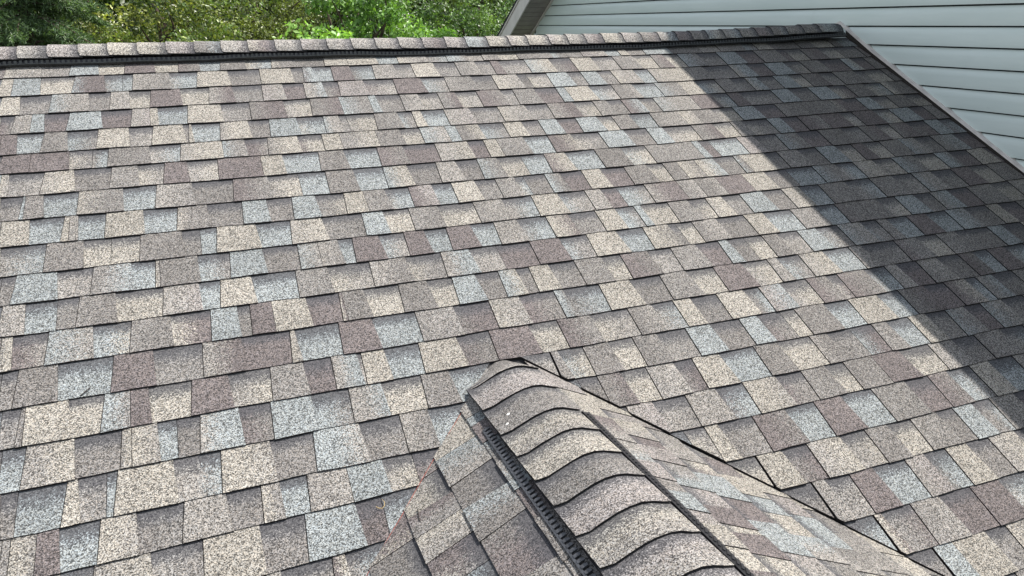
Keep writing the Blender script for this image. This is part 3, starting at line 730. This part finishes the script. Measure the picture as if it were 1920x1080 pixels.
def broadleaf(px, Y, cz, rad, hgt, clumps, per, leaf, cols, label, cat='tree', dist=0.42, group=None):
    d = ray(px, 60); x = CAM[0] + d[0] / d[1] * (Y - CAM[1]); base = np.array((x, Y, GZ))
    root = bpy.data.objects.new('broadleaf_tree', None); COL.objects.link(root); root.location = base
    tag(root, label, cat, group)
    tm = MB(); top = np.array((0.15, -0.1, cz + hgt * 0.55 - GZ))
    trunk = [np.array((0.08 * math.sin(t * 5), 0.07 * math.cos(t * 4) - 0.07, 0)) + top * t for t in np.linspace(0, 1, 9)]
    tm.tube(trunk, [0.17 * rad / 2.2 * (1 - 0.85 * t) + 0.015 for t in np.linspace(0, 1, 9)], 9)
    cc = []
    cen = np.array((0, 0, cz - GZ))
    for k in range(clumps):
        u = unit(1)[0]; r = rng.uniform(0.25, 1.0) ** 0.5
        p = cen + u * np.array((rad, rad, hgt)) * r * rng.uniform(0.8, 1.08); cc.append(p)
        if k % 2 == 0:
            a = trunk[int(np.clip((p[2] - 0.8) / top[2] * 8, 2, 8))]; mdp = (a + p) / 2 + rng.normal(size=3) * 0.14 + np.array((0, 0, 0.1))
            tm.tube([a, (a + mdp) / 2 + rng.normal(size=3) * 0.04, mdp, (mdp + p) / 2 + rng.normal(size=3) * 0.05, p], [0.045, 0.034, 0.024, 0.015, 0.005], 5)
    local(tm.build('trunk', M_BARK), root)
    cc = np.array(cc); n = clumps * per
    ci = np.repeat(np.arange(clumps), per); off = unit(n) * (rng.uniform(0, 1, n) ** 0.45)[:, None] * dist * np.array((1.1, 1.1, 0.8)); cr = rng.uniform(0.7, 1.25, clumps)
    c = cc[ci] + off * cr[ci][:, None]
    up = np.array((0, 0, 1.0)); nr = unit(n) * 1.0 + up * 0.4 + off / dist * 0.3; nr /= np.linalg.norm(nr, axis=1, keepdims=True)
    ax = unit(n) + off / dist - up * 0.35
    cols = np.array(cols); ct_ = cols[rng.integers(0, len(cols), clumps)]; cl = cols[rng.integers(0, len(cols), n)]
    tone = (0.55 * ct_[ci] + 0.45 * cl) * rng.uniform(0.9, 3.3, (n, 1)) * rng.uniform(0.65, 1.3, clumps)[ci][:, None]
    leaf_mesh('crown', c, nr, ax, rng.uniform(0.7, 1.25, n) * leaf, rng.uniform(0.45, 0.62, n), tone, M_LEAF, root)
    return root
def conifer(px, Y, height, rad, label, cols):
    d = ray(px, 60); x = CAM[0] + d[0] / d[1] * (Y - CAM[1]); base = np.array((x, Y, GZ))
    root = bpy.data.objects.new('spruce_tree', None); COL.objects.link(root); root.location = base
    tag(root, label, 'tree')
    tm = MB(); tm.tube([(0, 0, height * t) for t in np.linspace(0, 1, 6)], [0.16 * (1 - t) + 0.01 for t in np.linspace(0, 1, 6)], 9)
    C = []; AX = []; NR = []
    z = 0.8
    while z < height - 0.1:
        R = rad * (1 - z / height) ** 0.75 + 0.1
        for k in range(9):
            az = rng.uniform(0, 2 * math.pi); rr = R * rng.uniform(0.8, 1.1); h = np.array((math.cos(az), math.sin(az), 0)); sd = np.array((-h[1], h[0], 0))
            pts = [np.array((0, 0, z)) + h * rr * t + np.array((0, 0, -0.35 * rr * t * t + 0.12 * rr * t)) for t in np.linspace(0, 1, 5)]
            tm.tube(pts, [0.022, 0.018, 0.013, 0.009, 0.004], 4)
            for t in np.linspace(0.12, 1.0, 15):
                b = np.array((0, 0, z)) + h * rr * t + np.array((0, 0, -0.35 * rr * t * t + 0.12 * rr * t))
                for sgn in (-1, 1):
                    ln = 0.34 * (1.15 - t) * rng.uniform(0.6, 1.2) + 0.07
                    dv = h * 0.5 + sd * sgn * 0.7 + np.array((0, 0, -0.55 * rng.uniform(0.4, 1.4))); dv /= np.linalg.norm(dv)
                    m_ = 22; tt = rng.uniform(0, 1, m_)
                    C.append(b + dv * (ln * tt)[:, None] + rng.normal(size=(m_, 3)) * 0.012); a = dv * 0.8 + unit(m_) * 0.75; AX.append(a); NR.append(unit(m_) + np.array((0, 0, 0.5)))
        z += 0.155
    local(tm.build('trunk', M_BARK), root)
    C = np.concatenate(C); AX = np.concatenate(AX); NR = np.concatenate(NR); NR /= np.linalg.norm(NR, axis=1, keepdims=True); n = len(C)
    cols = np.array(cols); tone = cols[rng.integers(0, len(cols), n)] * rng.uniform(1.6, 3.6, (n, 1))
    leaf_mesh('crown', C, NR, AX, rng.uniform(0.05, 0.085, n), np.full(n, 0.16), tone, M_NEEDLE, root)
OLIVE = [(0.055, 0.082, 0.020), (0.075, 0.098, 0.025), (0.042, 0.068, 0.018), (0.12, 0.125, 0.032)]
BRIGHT = [(0.085, 0.15, 0.03), (0.11, 0.18, 0.04), (0.06, 0.12, 0.024)]
MIDG = [(0.04, 0.075, 0.022), (0.055, 0.095, 0.026), (0.035, 0.065, 0.02), (0.075, 0.115, 0.035)]
DARK = [(0.03, 0.05, 0.015), (0.045, 0.065, 0.018), (0.035, 0.055, 0.018)]
conifer(52, 7.6, 8.2, 2.3, 'dark blue-green spruce with drooping needle sprays behind the roof ridge', [(0.036, 0.060, 0.024), (0.050, 0.078, 0.033), (0.028, 0.048, 0.021)])
broadleaf(305, 9.2, -1.35, 2.0, 2.25, 165, 230, 0.066, OLIVE, 'olive-green tree with small yellowing leaves beside the spruce', dist=0.30)
broadleaf(470, 10.6, -1.1, 1.7, 2.2, 130, 220, 0.058, [(0.06, 0.075, 0.02), (0.085, 0.10, 0.026), (0.05, 0.065, 0.018)], 'dull green tree between the yellowing tree and the bright maple', dist=0.30)
broadleaf(615, 7.4, -0.98, 0.85, 1.10, 60, 240, 0.085, BRIGHT, 'bright light-green young tree just behind the roof ridge', dist=0.30)
broadleaf(690, 9.3, -1.0, 1.5, 2.1, 115, 230, 0.085, [(0.07, 0.13, 0.03), (0.09, 0.16, 0.036), (0.05, 0.10, 0.022)], 'fresh green maple standing above the small bright tree', dist=0.30)
broadleaf(880, 10.2, -1.3, 1.9, 2.3, 155, 220, 0.062, MIDG, 'mid-green leafy tree beside the taupe rake fascia', dist=0.30)
for px, Y, nm in ((-60, 15.0, 'behind the spruce'), (170, 15.5, 'between the spruce and the olive-green tree, farther back'), (400, 16.0, 'behind the olive-green tree'), (590, 15.2, 'behind the fresh green maple'), (780, 16.2, 'between the maple and the mid-green tree, farther back'), (960, 15.4, 'behind the corner of the sided house')):
    broadleaf(px, Y, -0.5, 2.7, 3.1, 130, 210, 0.13, DARK, 'dark green woodland tree ' + nm, dist=0.62, group='woodland trees behind the house')

# ------------------------------------------------------------------ litter on the shingles
def litter(name, pts, r, mat, label, cat):
    lm = MB(); lm.tube(pts, [r] * (len(pts) - 1) + [r * 0.5], 6); o = lm.build(name, mat); tag(o, label, cat)
def rp(x, y, h): u, v = on_roof(x, y, h); return roof_pt(u, v, h)
litter('twig', [rp(150, 742, 0.011), rp(157, 737, 0.012), rp(163, 732, 0.0125), rp(170, 726, 0.012)], 0.0017, M_TWIG, 'short black twig lying on a pale blue shingle', 'twig')
litter('straw_curl', [rp(705, 950, 0.009), rp(711, 953, 0.010), rp(717, 953, 0.010), rp(721, 948, 0.011), rp(721, 941, 0.011), rp(716, 936, 0.010)], 0.0009, M_STRAW, 'curled yellow straw on the shingles beside the red chalk line', 'straw')
def lpx(x, y, h):
    d = ray(x, y); n = np.array((-ST, 0, CT)); p = np.array((XR, 0, ZR)) + n * h; t = ((p - CAM) @ n) / (d @ n); return tuple(CAM + d * t)
litter('twig', [lpx(783, 955, 0.010), lpx(785, 965, 0.011), lpx(786, 975, 0.011), lpx(789, 977.5, 0.010)], 0.0014, M_TWIG, 'bent black twig lying on a brown shingle of the small gable', 'twig')
